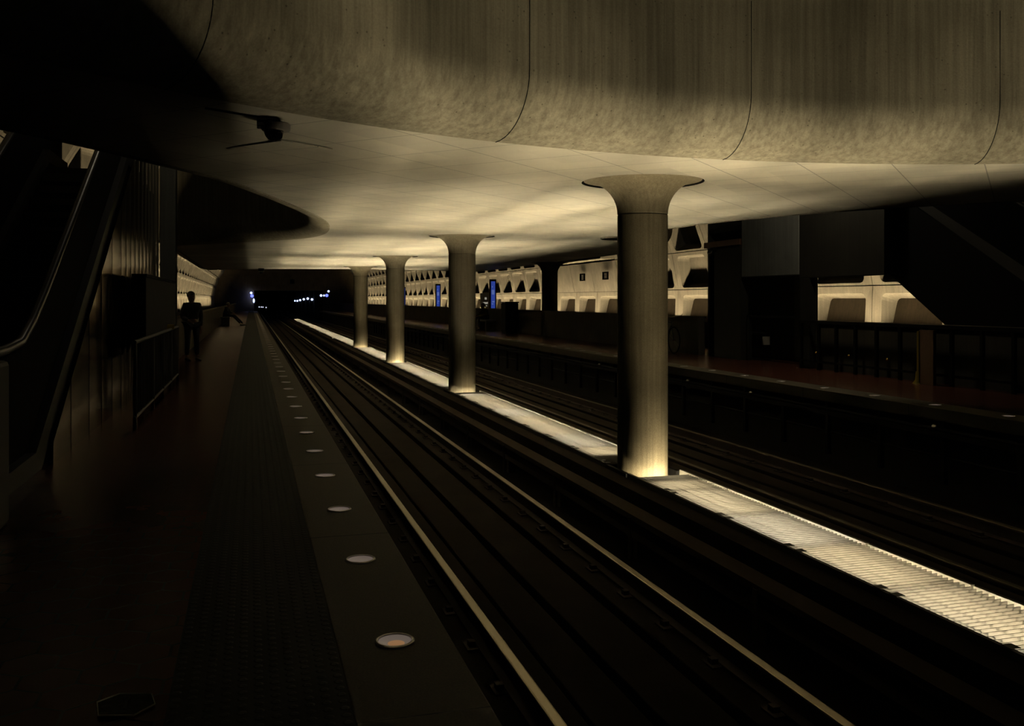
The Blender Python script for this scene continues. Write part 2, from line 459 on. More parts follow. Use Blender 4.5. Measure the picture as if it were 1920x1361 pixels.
# ---- vault: coffered precast panels
VA, VB, VZ = 8.85, 7.5, 1.0
PIT, YS0 = 2.417, 17.5
zs = [-0.15, 1.69, 2.87, 3.85]
ts = [math.asin((z - VZ) / VB) for z in zs]
while ts[-1] < PI / 2 - 0.08: ts.append(ts[-1] + (PI / 2 - math.asin((3.85 - VZ) / VB)) / 9)
def vp(side, t, y, dep):
    x = VA * math.cos(t); z = VZ + VB * math.sin(t)
    nx, nz = math.cos(t) / VA, math.sin(t) / VB; l = math.hypot(nx, nz)
    return (XC + side * (x + dep * nx / l), y, z + dep * nz / l)
def rrect(u0, u1, v0, v1, r, seg=4):
    out = []
    for cx, cy, a0 in ((u1 - r, v1 - r, 0), (u0 + r, v1 - r, 90), (u0 + r, v0 + r, 180), (u1 - r, v0 + r, 270)):
        for k in range(seg):
            a = R_(a0 + 90 * k / (seg - 1)); out.append((cx + r * math.cos(a), cy + r * math.sin(a)))
    return out
BACKS = []
def coffer(mb, side, t0, t1, y0, y1, row, flat=False):
    g = 0.012; rad = (VA + VB) / 2
    h = (t1 - t0) * rad; w = y1 - y0
    def P(u, v, d): return vp(side, t0 + v / rad, y0 + u, d)
    if flat:
        a = [P(g, g, -0.10), P(w - g, g, -0.10), P(w - g, h - g, -0.10), P(g, h - g, -0.10)]
        b_ = [P(g, g, 0.3), P(w - g, g, 0.3), P(w - g, h - g, 0.3), P(g, h - g, 0.3)]
        mb.add(a + b_, [(0, 1, 2, 3), (0, 4, 5, 1), (1, 5, 6, 2), (2, 6, 7, 3), (3, 7, 4, 0)])
        return
    mu = 0.27; mv = 0.15 if row == 0 else 0.07; dep = 0.34 if row == 0 else 0.36
    mvt = 0.19 if row == 0 else 0.13
    outer = [(w - g, h - g), (g, h - g), (g, g), (w - g, g)]
    inn = rrect(mu, w - mu, mv, h - mvt, 0.16)
    ins = 0.13 if row == 0 else 0.10
    deep = rrect(mu + ins, w - mu - ins, mv + ins, h - mvt - ins * (1.1 if row == 0 else 1.5), 0.12)
    V = [P(u, v, 0) for u, v in outer] + [P(u, v, 0) for u, v in inn] + [P(u, v, dep * (0.08 + 0.92 * (v - mv) / (h - mv - mvt)) if row == 0 else dep) for u, v in deep] + [P(u, v, 0.06) for u, v in outer]
    F = []
    for c in range(4):
        o = 4 + c * 4
        for k in range(3): F.append((c, o + k, o + k + 1))
        nc = (c + 1) % 4
        F.append((c, o + 3, 4 + nc * 4, nc))
    for k in range(16):
        k2 = (k + 1) % 16
        F.append((4 + k, 20 + k, 20 + k2, 4 + k2))
    F.append(tuple(20 + k for k in range(16)))
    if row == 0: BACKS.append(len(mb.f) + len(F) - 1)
    for c in range(4):
        nc = (c + 1) % 4; F.append((c, nc, 36 + nc, 36 + c))
    mb.add(V, F)
for side, nm in ((1, 'wall_right'), (-1, 'wall_left')):
    mb = MB(); BACKS.clear()
    for k in range(-8, 41):
        ya = YS0 + PIT * k; yb = ya + PIT
        for r in range(len(ts) - 1):
            if side == 1 and k in (6, 7, 8) and r == 2: continue
            coffer(mb, side, ts[r], ts[r + 1], ya, yb, r, flat=(side == 1 and k in (6, 7, 8) and r == 1))
    wo = struct(mb.obj(nm, M_VAULT)); wo.data.materials.append(M_COFFERBACK)
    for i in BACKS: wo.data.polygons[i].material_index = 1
    mb = MB()                                  # dark rock behind the panel joints
    for j in range(20):
        a = -0.2 + (PI / 2 + 0.2) * j / 20; b = -0.2 + (PI / 2 + 0.2) * (j + 1) / 20
        mb.add([vp(side, a, Y0 - 3, 0.75), vp(side, a, YEND + 1, 0.75), vp(side, b, YEND + 1, 0.75), vp(side, b, Y0 - 3, 0.75)], [(0, 1, 2, 3)])
    struct(mb.obj(nm + '_backing', M_VOID))
# ledge over the three flat panels
ya, yb = YS0 + 6 * PIT, YS0 + 9 * PIT
struct(MB().box(12.55, 13.6, ya + 0.02, yb - 0.02, 2.90, 3.3).obj('trim_20', M_VAULT, bevel=0.02))

# ---- far end wall with the tunnel mouth
ew = MB()
ew.prism([(-4.6, -1.4), (0.40, -1.4), (0.40, 2.5), (8.75, 2.5), (8.75, -1.4), (13.7, -1.4), (13.7, 9.0), (-4.6, 9.0)], YEND, YEND + 0.6)
struct(ew.obj('wall_end', M_ENDWALL))
struct(MB().box(0.2, 8.9, YEND - 0.25, YEND, 2.5, 3.15).obj('trim_21', M_ENDWALL))
tn = MB()
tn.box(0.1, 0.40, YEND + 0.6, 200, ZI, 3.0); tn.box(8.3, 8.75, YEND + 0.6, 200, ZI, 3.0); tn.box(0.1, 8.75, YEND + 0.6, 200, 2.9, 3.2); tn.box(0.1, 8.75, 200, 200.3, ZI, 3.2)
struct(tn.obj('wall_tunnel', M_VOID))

# ---- mezzanine: soffit + bull-nosed fascia round a concave outline
def arc(cx, cy, r, a0, a1, n):
    return [(cx + r * math.cos(R_(a0 + (a1 - a0) * i / n)), cy + r * math.sin(R_(a0 + (a1 - a0) * i / n))) for i in range(n + 1)]
def catmull(pts, n=7):
    out = []
    for i in range(len(pts) - 1):
        p0 = pts[max(i - 1, 0)]; p1 = pts[i]; p2 = pts[i + 1]; p3 = pts[min(i + 2, len(pts) - 1)]
        for k in range(n):
            t = k / n
            out.append(tuple(0.5 * (2 * p1[c] + (p2[c] - p0[c]) * t + (2 * p0[c] - 5 * p1[c] + 4 * p2[c] - p3[c]) * t * t + (3 * p1[c] - p0[c] - 3 * p2[c] + p3[c]) * t ** 3) for c in (0, 1)))
    out.append(pts[-1]); return out
RF, YFC = 8.4, -0.13
front = [(-3.9, 2.55)] + [p for p in arc(XC, YFC, RF, 149, 31, 64)] + [(12.6, 3.4)]
bayR = [(12.6, 9.15)] + arc(16.95, 17.0, 9.0, 240, 133.5, 40)       # ends near (10.76, 23.5)
farR = [(10.95, 24.2), (10.95, 44.5)]
farA = [(XC + (RF + 0.2) * math.cos(R_(a)), 51.3 + (RF + 0.2) * math.sin(R_(a))) for a in [-42 - 96 * i / 30 for i in range(31)]]
leftE = [(-2.0, 44.6), (-2.0, 25.6)]
bayL = catmull([(-1.2, 24.55), (-0.1, 23.3), (1.1, 21.7), (1.5, 20.3), (1.5, 18.4), (1.14, 16.0), (-0.06, 11.9), (-0.85, 10.25), (-1.47, 9.1), (-2.1, 8.2), (-3.9, 5.9)])
outline = front + bayR + farR + farA + leftE + bayL
area = sum(outline[i][0] * outline[(i + 1) % len(outline)][1] - outline[(i + 1) % len(outline)][0] * outline[i][1] for i in range(len(outline)))
if area < 0: outline.reverse()
def build_mezz():
    n = len(outline)
    nor = []
    for i in range(n):
        a = Vector(outline[i - 1]); b = Vector(outline[i]); c = Vector(outline[(i + 1) % n])
        d1 = (b - a).normalized(); d2 = (c - b).normalized()
        n1 = Vector((d1.y, -d1.x)); n2 = Vector((d2.y, -d2.x))
        m = n1 + n2
        if m.length < 1e-3: m = n1
        m.normalize(); m /= max(0.7, m.dot(n1)); nor.append(m)
    bm = bmesh.new(); z = ZC + 0.014
    loops = [outline] + [[(cx + 0.735 * math.cos(2 * PI * k / 48), cy + 0.735 * math.sin(2 * PI * k / 48)) for k in range(48)] for cx, cy in [(XC, y) for y in COLY]]
    edges = []
    for lp in loops:
        vs = [bm.verts.new((x, y, z)) for x, y in lp]
        edges += [bm.edges.new((vs[i], vs[(i + 1) % len(vs)])) for i in range(len(vs))]
    bmesh.ops.triangle_fill(bm, edges=edges, use_beauty=True, normal=(0, 0, -1))
    me = bpy.data.meshes.new('ceiling'); bm.to_mesh(me); bm.free(); me.materials.append(M_SOFFIT)
    struct(link('ceiling', me))
    r = 0.54; rows = [(-0.0, 0.02), (0.012, 0.0)]
    for k in range(1, 11):
        a = PI / 2 * k / 10; rows.append((0.012 + r * math.sin(a), r * (1 - math.cos(a))))
    rows += [(0.012 + r, 1.2), (0.012 + r, 1.95), (0.0, 1.95), (0.0, 1.0)]
    v = []; f = []
    for o, z in rows:
        for i in range(n):
            zz = 1.6 if (z == 1.95 and outline[i][1] < 8.6 and 0 < outline[i][0] < 12.7) else z
            v.append((outline[i][0] + nor[i].x * o, outline[i][1] + nor[i].y * o, ZC + zz))
    for j in range(len(rows) - 1):
        for i in range(n):
            i2 = (i + 1) % n; f.append((j * n + i, j * n + i2, (j + 1) * n + i2, (j + 1) * n + i))
    f.append(tuple((len(rows) - 1) * n + i for i in range(n)))
    mb = MB(); mb.add(v, f); struct(mb.obj('wall_mezzanine', M_FASCIA, smooth=40))
    return nor
nor = build_mezz()
# cast joints in the front fascia: thin recessed lines down the profile
def fascia_joint(ang, name):
    mb = MB(); r = 0.552; path = []
    ca, sa = math.cos(R_(ang)), math.sin(R_(ang))
    for k in range(0, 13):
        a = PI / 2 * k / 12; path.append((0.012 + 0.54 * math.sin(a), 0.54 * (1 - math.cos(a))))
    path += [(0.552, 1.2), (0.552, 1.42)]
    pts = [(XC + (RF - o) * ca, YFC + (RF - o) * sa, ZC + z - 0.001) for o, z in path]
    mb.tube(pts, 0.0045, 6)
    return struct(mb.obj(name, M_VOID))
for n, a in enumerate([127.5, 107.0, 90.0, 71.5, 53.0]):
    fascia_joint(a, 'trim_%d' % (30 + n))

# ------------------------------------------------------------------ COLUMNS
def column_mesh_set(label, x, y, zb, group, hole=True):
    c = thing('column', label, 'column', (x, y, zb), 0, group)
    h = ZC + 0.014 - zb
    prof = [(0.0, 0.0), (0.31, 0.0), (0.302, 0.03)]
    top = h + (0.028 if hole else -0.004)
    z1 = top - 0.42
    for k in range(1, 40): prof.append((0.302, 0.03 + (z1 - 0.01 - 0.03) * k / 40))
    prof += [(0.302, z1 - 0.012), (0.297, z1 - 0.008), (0.297, z1), (0.303, z1 + 0.004)]
    for k in range(1, 15):
        a = PI / 2 * k / 14; prof.append((0.303 + 0.405 * (1 - math.cos(a)), z1 + 0.004 + 0.405 * math.sin(a)))
    prof += [(0.712, top), (0.60, top + 0.02)]
    MB().lathe(prof, n=64).obj('shaft', M_COLUMN, c, smooth=40)
    if hole:
        ring = MB(); ring.lathe([(0.735, h), (0.735, h + 0.12), (0.3, h + 0.12)], n=48)
        ring.obj('reveal_ring', M_VOID, c, smooth=30)
        pl = MB()                                   # blanking plate round the shaft at grate level
        pl.box(-0.345, 0.345, 0.302, 0.34, 0.02, 0.105)
        pl.box(-0.345, -0.30, -0.302, 0.302, 0.02, 0.105); pl.box(0.30, 0.345, -0.302, 0.302, 0.02, 0.105)
        pl.obj('base_plate', M_BLACK, c)
    return c
clabels = ['large round concrete column nearest the camera, with a flared capital',
           'second round concrete column along the lit grates, half in shadow',
           'third round concrete column along the lit grates, pale lit base',
           'fourth and farthest round concrete column along the lit grates']
for y, l in zip(COLY, clabels):
    column_mesh_set(l, XC, y, ZG - 0.115, 'columns along the median between the tracks')
column_mesh_set('dark round concrete column standing at the far platform parapet', 10.95, 33.2, 0.0, None, False)

# ------------------------------------------------------------------ LIGHT GRATES (louvred fittings between the columns)
PL = 1.07
def grate_panel_mesh(n0=21):
    mb = MB(); n = 21; p = PL / n
    for i in range(n0):
        y = (i + 0.5) * p
        mb.box(4.235, 4.868, y - 0.003, y + 0.003, -0.068, 0.0)
    for x in (4.32, 4.44, 4.55, 4.66, 4.78): mb.box(x - 0.004, x + 0.004, 0.0, n0 * p, -0.05, -0.04)
    return mb.mesh('louvres', M_SLAT)
def grate_frame_mesh():
    mb = MB()
    mb.box(4.20, 4.232, 0, PL, -0.09, 0.004)
    for y in (0.0, 0.16):                          # hold-down lugs at the joint
        mb.box(4.205, 4.275, y - 0.035, y + 0.035, 0.001, 0.010)
    return mb.mesh('frame', M_GFRAME)
def grate_rail_mesh():
    mb = MB(); mb.box(4.868, 4.900, 0.02, PL, -0.09, 0.014); return mb.mesh('side_rail', M_GRAIL)
ME_L, ME_F, ME_R = grate_panel_mesh(), grate_frame_mesh(), grate_rail_mesh()
ME_LE = grate_panel_mesh(17)          # last panel stops a hand short of the column, its light washes the shaft
glabels = ['lit louvred light grate in front of the nearest column, reaching the right frame edge',
           'lit louvred light grate between the nearest and second columns',
           'lit louvred light grate between the second and third columns',
           'lit louvred light grate between the third and fourth columns',
           'lit louvred light grate running on just beyond the farthest column',
           'thin far strip of lit louvred grate, second run beyond the farthest column',
           'thin far strip of lit louvred grate, third run beyond the farthest column',
           'thin far strip of lit louvred grate, fourth run beyond the farthest column',
           'thin far strip of lit louvred grate, fifth run beyond the farthest column',
           'last thin tip of lit louvred grate nearest the tunnel mouth']
END_GAIN = [0.62, 0.10, 0.55, 0.25]
BAY_GAIN = [0.88, 0.88, 1.05, 1.15, 1.05, 0.9, 0.9, 0.9, 0.9, 0.9]
ti = 0
for b in range(10):
    ys = 0.37 + 9.85 * b + 0.345; ye = 0.37 + 9.85 * (b + 1) - 0.345
    npan = 8; step = (ye - ys) / npan
    g = thing('light_grate', glabels[b], 'floor light', (0, ys, ZG), 0, 'lit grates between the tracks')
    tubes = {}
    for i in range(npan):
        for nm, me in (('louvres', ME_L), ('frame', ME_F), ('side_rail', ME_R)):
            o = link(nm, ME_LE if (nm == 'louvres' and i == npan - 1 and b < 4) else me, g); o.location = (0, i * step, 0); o.scale = (1, step / PL, 1)
        col = TUBE_COLS[(b * 5 + i * 2) % 3]; st = BAY_GAIN[b] * random.choice((0.92, 0.97, 1.02, 1.06))
        # two rows of tubes; at a column one short bright tube finishes the run
        t0, t1 = i * step + 0.04, (i + 1) * step - 0.04
        em = emitter('tube_glow_%d_%d' % (b, i), col, TUBE * st)
        last = i == npan - 1 and b < 4
        for tx in (4.50, 4.60):
            u0, u1 = (t0 + (0.45 if i == 0 else 0), t1 - (0.62 if last else 0))
            MB().tube([(tx, u0, -0.302), (tx, u1, -0.302)], 0.016, 8, cap=False).obj('tube_lamp', em, g)
        if last:
            em = emitter('tube_glow_end_%d' % b, TUBE_COLS[0], TUBE * END_GAIN[b])
            MB().tube([(4.66, t1 - 0.5, -0.302), (4.66, t1 + 0.03, -0.302)], 0.016, 8, cap=False).obj('tube_lamp', em, g)

# ------------------------------------------------------------------ COVE LIGHTS behind the parapets
def cove(x, side, ya, yb, label):
    c = thing('cove_light', label, 'wall light', (x, ya, 0), 0)
    d = side
    z = 0.52
    # trough reflector: tall shield on the platform side, low lip on the wall side, glowing strip lying in it
    body = MB(); body.prism([(x0 * d, zz) for x0, zz in [(-0.14, 0.0), (0.14, 0.0), (0.14, 0.545), (0.12, 0.545), (0.12, 0.42), (-0.10, 0.42), (-0.10, 0.72), (-0.14, 0.72)]], 0, yb - ya)
    body.obj('reflector', M_BLACK, c)
    # the strip is split so that its glow is sampled along its whole length
    f = MB(); n = max(1, int((yb - ya) / 3))
    for i in range(n):
        a = (yb - ya) * i / n; e = (yb - ya) * (i + 1) / n - 0.04
        q = [(0.07 * d, a, 0.44), (0.07 * d, e, 0.44), (-0.07 * d, e, 0.46), (-0.07 * d, a, 0.46)]
        f.add(q, [(0, 1, 2, 3) if d > 0 else (3, 2, 1, 0)])
    f.obj('lamp_strip', M_COVE, c)
    return c
M_COVE = emitter('cove_glow', COVE_COL, COVE)
cove(12.82, 1, 9.0, YEND - 8, 'warm strip light hidden behind the far parapet, washing the coffered wall')
cove(-3.72, -1, 15.0, YEND - 10, 'warm strip light hidden behind the near parapet, washing the left coffers')

# unseen globes added in the escalator wells as dim fill, above the soffit line
def globe(x, y, z, label, strength):
    t = thing('fill_globe', label, 'ceiling light', (x, y, z), 0, None)
    MB().sphere((0, 0, 0), 0.16, 18, 12).obj('globe', emitter('fill_glow', (1.0, 0.86, 0.62), strength), t, smooth=60)
    MB().tube([(0, 0, 0.15), (0, 0, 3.0)], 0.012, 8).obj('cord', M_BLACK, t)
globe(9.6, 14.5, 4.4, 'dim unseen globe added as fill light in the right escalator well', 42.0)
globe(-1.0, 13.0, 4.8, 'dim unseen globe added as fill light in the left escalator well', 12.0)

# ------------------------------------------------------------------ RAILS
def rail(x, label):
    r = thing('running_rail', label, 'rail', (x, 0, 0), 0, 'running rails')
    base = ZI + 0.13; h = ZR - base
    L_ = 200
    web = MB()
    pr = [(-0.07, base + 0.012), (0.07, base + 0.012), (0.07, base + 0.024), (0.012, base + 0.04), (0.012, ZR - 0.042), (0.036, ZR - 0.034), (0.036, ZR - 0.012), (-0.036, ZR - 0.012), (-0.036, ZR - 0.034), (-0.012, ZR - 0.042), (-0.012, base + 0.04), (-0.07, base + 0.024)]
    web.prism(pr, Y0, L_).obj('web', M_RAILSIDE, r)
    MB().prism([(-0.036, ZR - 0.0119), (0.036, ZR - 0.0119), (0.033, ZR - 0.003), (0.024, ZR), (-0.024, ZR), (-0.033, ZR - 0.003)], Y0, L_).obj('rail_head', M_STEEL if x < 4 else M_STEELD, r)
    fs = MB(); y = Y0 + 0.3
    while y < 60:
        fs.box(-0.15, 0.15, y - 0.08, y + 0.08, base, base + 0.014)
        for sx in (-0.105, 0.105): fs.box(sx - 0.025, sx + 0.025, y - 0.03, y + 0.03, base + 0.014, base + 0.05)
        y += 0.76
    o = fs.obj('fastener', M_RAILSIDE, r); o['kind'] = 'stuff'
    return r
rl = ['shiny running rail closest to the near platform edge', 'shiny running rail of the near track beside the third rail',
      'dim running rail of the far track next to the lit grates', 'thin dim running rail closest to the far platform']
for x, l in zip(RX, rl): rail(x, l)
def third(x, label):
    r = thing('third_rail', label, 'rail', (x, 0, 0), 0, 'covered third rails')
    MB().prism([(-0.05, -1.06), (0.05, -1.06), (0.03, -1.0), (0.03, -0.93), (0.045, -0.90), (-0.045, -0.90), (-0.03, -0.93), (-0.03, -1.0)], Y0, 150).obj('conductor', M_RAILSIDE, r)
    MB().prism([(-0.10, -0.80), (0.10, -0.80), (0.115, -0.85), (0.10, -0.86), (0.09, -0.825), (-0.09, -0.825), (-0.10, -0.86), (-0.115, -0.85)], Y0, 150).obj('cover_board', M_COVERB, r)
    b = MB(); y = Y0 + 0.5
    while y < 70:
        b.box(-0.05, 0.05, y - 0.05, y + 0.05, ZI, -1.06); b.box(-0.12, -0.105, y - 0.03, y + 0.03, ZI, -0.83); y += 2.4
    o = b.obj('insulator', M_RAILSIDE, r); o['kind'] = 'stuff'
    return r
M_COVERB = plain('cover_board_fibre', (0.07, 0.05, 0.03), 0.7, noise=0.35, nscale=1.5, spec=0.06)
third(3.80, 'brown covered third rail beside the near track, left of the lit grates')
third(5.33, 'dark covered third rail beside the far track, right of the lit grates')

# ------------------------------------------------------------------ PLATFORM EDGE LIGHTS
def edge_light(x, y, label, group):
    t = thing('edge_light', label, 'floor light', (x, y, 0.002), 0, group)
    MB().lathe([(0.0, 0.0005), (0.060, 0.0005), (0.066, 0.004)], n=32).obj('lens', M_LENS, t, smooth=60)
    MB().lathe([(0.066, 0.002), (0.068, 0.009), (0.074, 0.010), (0.079, 0.006), (0.080, 0.0)], n=32).obj('rim', M_RING, t, smooth=40)
    return t
DY = 1.198
proto = edge_light(0.555, 3.66, 'glowing round platform edge light nearest the camera', 'near platform edge lights')
core = MB().lathe([(0.0, 0.0015), (0.022, 0.0012), (0.034, 0.0006)], n=20)
co = core.obj('bulb_glow', M_LENSW, proto, smooth=60); co.location = (0.002, -0.022, 0.0006)
for i in range(1, 78):
    lab = ('%s round platform edge light from the camera on the near platform' % ordinal(i + 1)) if i < 14 else 'tiny round edge light in the far run of the near platform edge'
    o = dup(proto, (0.555, 3.66 + DY * i, 0.002), lab)
    for ch in list(o.children):
        if ch.name.startswith('bulb_glow'): bpy.data.objects.remove(ch)
farp = edge_light(8.55, 8.75, 'first dim edge light on the far platform, closest to the right frame edge', 'far platform edge lights')
for i in range(1, 73):
    lab = ('%s dim edge light along the far platform, counted from the right frame edge' % ordinal(i + 1)) if i < 10 else 'tiny dim edge light in the distant run of the far platform edge'
    dup(farp, (8.55, 8.75 + DY * i, 0.002), lab)

# ------------------------------------------------------------------ CABLE RACK under the far platform edge
ck = thing('cable_rack', 'dark cable rack with uprights under the far platform edge', 'cable rack', (8.32, 0, 0))
MB().box(0.02, 0.10, 5.0, 80, -0.36, -0.30).obj('tray', M_BLACK, ck)
MB().tube([(0.05, 5, -0.27), (0.05, 80, -0.27)], 0.028, 8).obj('cable', M_BLACK, ck)
MB().tube([(0.09, 5, -0.62), (0.09, 80, -0.62)], 0.02, 8).obj('cable', M_BLACK, ck)
br_me = MB().box(0.03, 0.09, -0.035, 0.035, -0.95, -0.16).mesh('upright', M_BLACK)
for i in range(50):
    o = link('upright', br_me, ck); o.location = (0, 6.0 + 1.2 * i, 0)
for i, y in enumerate((9.75, 14.2, 16.6, 19.0, 21.4)):
    MB().sphere((0.06, y, -0.25), 0.05).obj('insulator_cap', M_STAIN, ck, smooth=60)

# ------------------------------------------------------------------ CEILING FITTINGS
cm = thing('dome_camera', 'dome security camera under the mezzanine soffit at upper left', 'security camera', (0.13, 7.42, ZC + 0.014))
MB().box(-0.085, 0.02, -0.06, 0.06, -0.075, 0).obj('mount_box', M_BLACKG, cm, bevel=0.008)
MB().lathe([(0.0, -0.095), (0.105, -0.095), (0.112, -0.085), (0.112, -0.045), (0.10, -0.035), (0.0, -0.035)], cx=0.06, n=36).obj('housing', M_LGREY, cm, smooth=35)
dm = MB(); dm.sphere((0.045, 0, -0.10), 0.075, 24, 14); dm.obj('dome', M_BLACKG, cm, smooth=60)
MB().tube([(0.075, -0.055, -0.135), (0.085, -0.085, -0.15)], [0.03, 0.026], 16).obj('lens', M_BLACKG, cm, smooth=40)
MB().tube([(-0.45, -0.33, -0.012), (-0.2, -0.19, -0.015), (-0.04, -0.13, -0.02), (0.07, -0.09, -0.02), (0.09, -0.06, -0.03), (0.02, -0.03, -0.045)], 0.009, 8).obj('cable', M_BLACK, cm, smooth=60)
cm2 = thing('dome_camera', 'tiny dome camera on the far end of the mezzanine soffit', 'security camera', (0.46, 43.0, ZC + 0.014))
MB().lathe([(0.0, -0.12), (0.12, -0.12), (0.13, 0.0)], n=24).obj('housing', M_BLACK, cm2, smooth=35)
MB().sphere((0, 0, -0.14), 0.10, 16, 10).obj('dome', M_BLACKG, cm2, smooth=60)
cm3 = thing('dome_camera', 'small dark camera on the beam end above the right wall coffers', 'security camera', (10.62, 19.75, 2.52))
MB().box(-0.10, 0.07, -0.05, 0.05, 0.0, 0.07).obj('mount_box', M_BLACK, cm3, bevel=0.01)
MB().sphere((-0.06, 0, -0.03), 0.085, 16, 10).obj('dome', M_BLACKG, cm3, smooth=60)
tag(MB().lathe([(0.0, -0.006), (0.19, -0.006), (0.20, 0.0)], 0.17, 8.88, ZC + 0.013, 40).obj('ceiling_speaker', plain('speaker_grey', (0.47, 0.44, 0.36), 0.7), smooth=40),
    'flat round ceiling speaker plate in the soffit just below the dome camera', 'speaker')
sp = thing('ceiling_recess_light', 'dark round recess in the soffit, half hidden behind the nearest column', 'ceiling light', (8.2, 19.5, ZC + 0.014))
MB().lathe([(0.50, -0.03), (0.52, -0.03), (0.52, 0.0)], n=40).obj('rim', M_FASCIA, sp, smooth=30)
MB().lathe([(0.0, -0.002), (0.50, -0.002)], n=40).obj('recess_plate', M_BLACK, sp)
tl = MB(); tl.box(-0.295, 0.295, -0.4, 0.4, 0, 0.012)
t_o = tl.obj('ceiling_tile', M_SOFFIT)
tag(t_o, 'slightly dropped ceiling tile with an open edge near the dome camera', 'ceiling tile')
t_o.location = (0.256, 8.815, ZC + 0.0005); t_o.rotation_euler = (R_(1.1), 0, R_(36.7))

# ------------------------------------------------------------------ VENTS in the flat wall panels
for i, (y, l) in enumerate(((35.2, 'left of the two small square wall vents in the flat panels'), (32.68, 'right of the two small square wall vents in the flat panels'))):
    v = thing('wall_vent', l, 'vent', (13.0, y, 2.29), 0, 'square vents in the flat wall panels')
    fr = MB(); fr.box(-0.02, 0.05, -0.24, 0.24, -0.15, -0.12); fr.box(-0.02, 0.05, -0.24, 0.24, 0.12, 0.15); fr.box(-0.02, 0.05, -0.24, -0.21, -0.12, 0.12); fr.box(-0.02, 0.05, 0.21, 0.24, -0.12, 0.12)
    fr.obj('frame', M_BLACK, v)
    lv = MB()
    for k in range(5): lv.box(0.0, 0.04, -0.21, 0.21, -0.115 + k * 0.05, -0.085 + k * 0.05)
    lv.obj('grille', M_BLACK, v)

# ------------------------------------------------------------------ ESCALATORS
SL = math.tan(R_(30))
def escalator(xi, side, label, low):
    """xi: platform-side face; side=-1 runs to -X, +1 to +X. Rises along +Y."""
    e = thing('escalator', label, 'escalator', (xi, 0, 0))
    w = 1.2 * side
    YT = 13.7; ZT = (YT - 8.0) * SL          # upper landing
    def zt(y): return 0.0 if y < 8.0 else (y - 8.0) * SL        # step line
    def rail_path(off):
        pts = [(6.55, 0.42), (6.38, 0.55), (6.35, 0.75), (6.45, 0.92), (6.65, 1.0), (7.4, 1.0), (7.9, 1.04), (8.3, 1.2)]
        pts += [(y, 1.0 + (y - 8.0) * SL) for y in (8.8, 9.5, 11, 12.4, YT)] + [(YT + 0.4, ZT + 1.16), (YT + 0.8, ZT + 1.2), (YT + 1.3, ZT + 1.2)]
        return [(off, y, z) for y, z in pts]
    for k, off in enumerate((0.10 * side, w - 0.10 * side)):
        b = MB(); pl = [(6.5, 0.12), (6.45, 0.8), (6.65, 0.95), (7.4, 0.95), (8.3, 1.14), (YT, 0.95 + ZT), (YT + 0.5, ZT + 1.13), (YT + 1.3, ZT + 1.16), (YT + 1.3, ZT), (YT, ZT + 0.05), (8.2, 0.1), (7.6, 0.05)]
        b.prism(pl, off - 0.015, off + 0.015, 'X').obj('balustrade', M_BALUS, e)
        MB().tube(rail_path(off), 0.038, 10).obj('handrail', M_HANDRAIL, e, smooth=50)
        sk = MB(); sk.prism([(6.3, 0.0), (6.3, 0.14), (8.0, 0.16), (YT, ZT + 0.12), (YT + 1.3, ZT + 0.12), (YT + 1.3, ZT - 0.05), (YT, ZT - 0.05), (8.2, 0.0)], off - 0.09, off + 0.09, 'X')
        sk.obj('skirt', M_DGREY, e)
    st = MB(); y = 8.0; z = 0.0
    while y < YT - 0.2:
        st.box(min(0.2 * side, w - 0.2 * side), max(0.2 * side, w - 0.2 * side), y, y + 0.40, z - 0.1, z + 0.005); y += 0.35; z += 0.35 * SL
    st.box(min(0.2 * side, w - 0.2 * side), max(0.2 * side, w - 0.2 * side), 6.4, 8.0, 0.0, 0.012)
    st.obj('steps', M_STEP, e)
    tr = MB()
    if low is None:
        tr.prism([(7.8, 0.0), (YT, ZT - 0.12), (17.4, ZT - 0.05), (17.4, 0.0)], min(0.03 * side, w), max(0.03 * side, w), 'X')
    else:
        a = low
        tr.prism([(8.0, 0.0), (8.0, 0.02), (YT, ZT - 0.1), (17.0, ZT - 0.05), (17.0, ZT - 0.3), (11.12 + 2.9 / 0.64, 2.9), (11.12, 0.0)], min(0.03 * side, w), max(0.03 * side, w), 'X')
    tr.obj('truss_cladding', M_BLACK, e)
    return e
escalator(-1.62, -1, 'dark escalator rising from the near platform at the left', None)
escalator(XPR + 0.30, 1, 'dark escalator rising from the far platform at the right', True)
# reflective ribbed side wall below the left escalator
pc = MB()
joints = [8.4, 9.2, 10.18, 11.0, 11.8, 12.6, 13.1, 13.6, 14.1, 14.6, 15.1, 15.6, 16.1, 16.6, 17.1, 17.55]
for a, b in zip(joints[:-1], joints[1:]):
    n = 6
    g = 0.018
    for k in range(n):
        u0 = a + g + (b - a - 2 * g) * k / n; u1 = a + g + (b - a - 2 * g) * (k + 1) / n
        def bx(u): return -1.585 + 0.0035 * math.sin(PI * (u - a - g) / (b - a - 2 * g)) ** 0.8 if 0 < (u - a - g) else -1.585
        x0 = bx(u0); x1 = bx(u1 - 1e-6)
        def top(u): return max(0.03, min((u - 8.0) * SL - 0.06, 4.0))
        pc.add([(x0, u0, 0.0), (x1, u1, 0.0), (x1, u1, top(u1)), (x0, u0, top(u0))], [(0, 1, 2, 3)])
o = pc.obj('escalator_side_panel', M_BRONZE, smooth=60)
tag(o, 'tall bronze ribbed metal side wall under the left escalator', 'wall panel')

# pillar at the end of the bronze panels
tag(MB().box(-1.58, -1.31, 17.7, 18.1, 0, 4.1).obj('pillar', M_GREY, bevel=0.02), 'slim grey square pillar at the end of the bronze side wall', 'pillar')
tag(MB().box(-1.60, -1.56, 18.1, 20.6, 0, ZC - 0.3).obj('wall_panel', M_BRONZE), 'narrow bronze panel behind the slim grey pillar', 'wall panel')
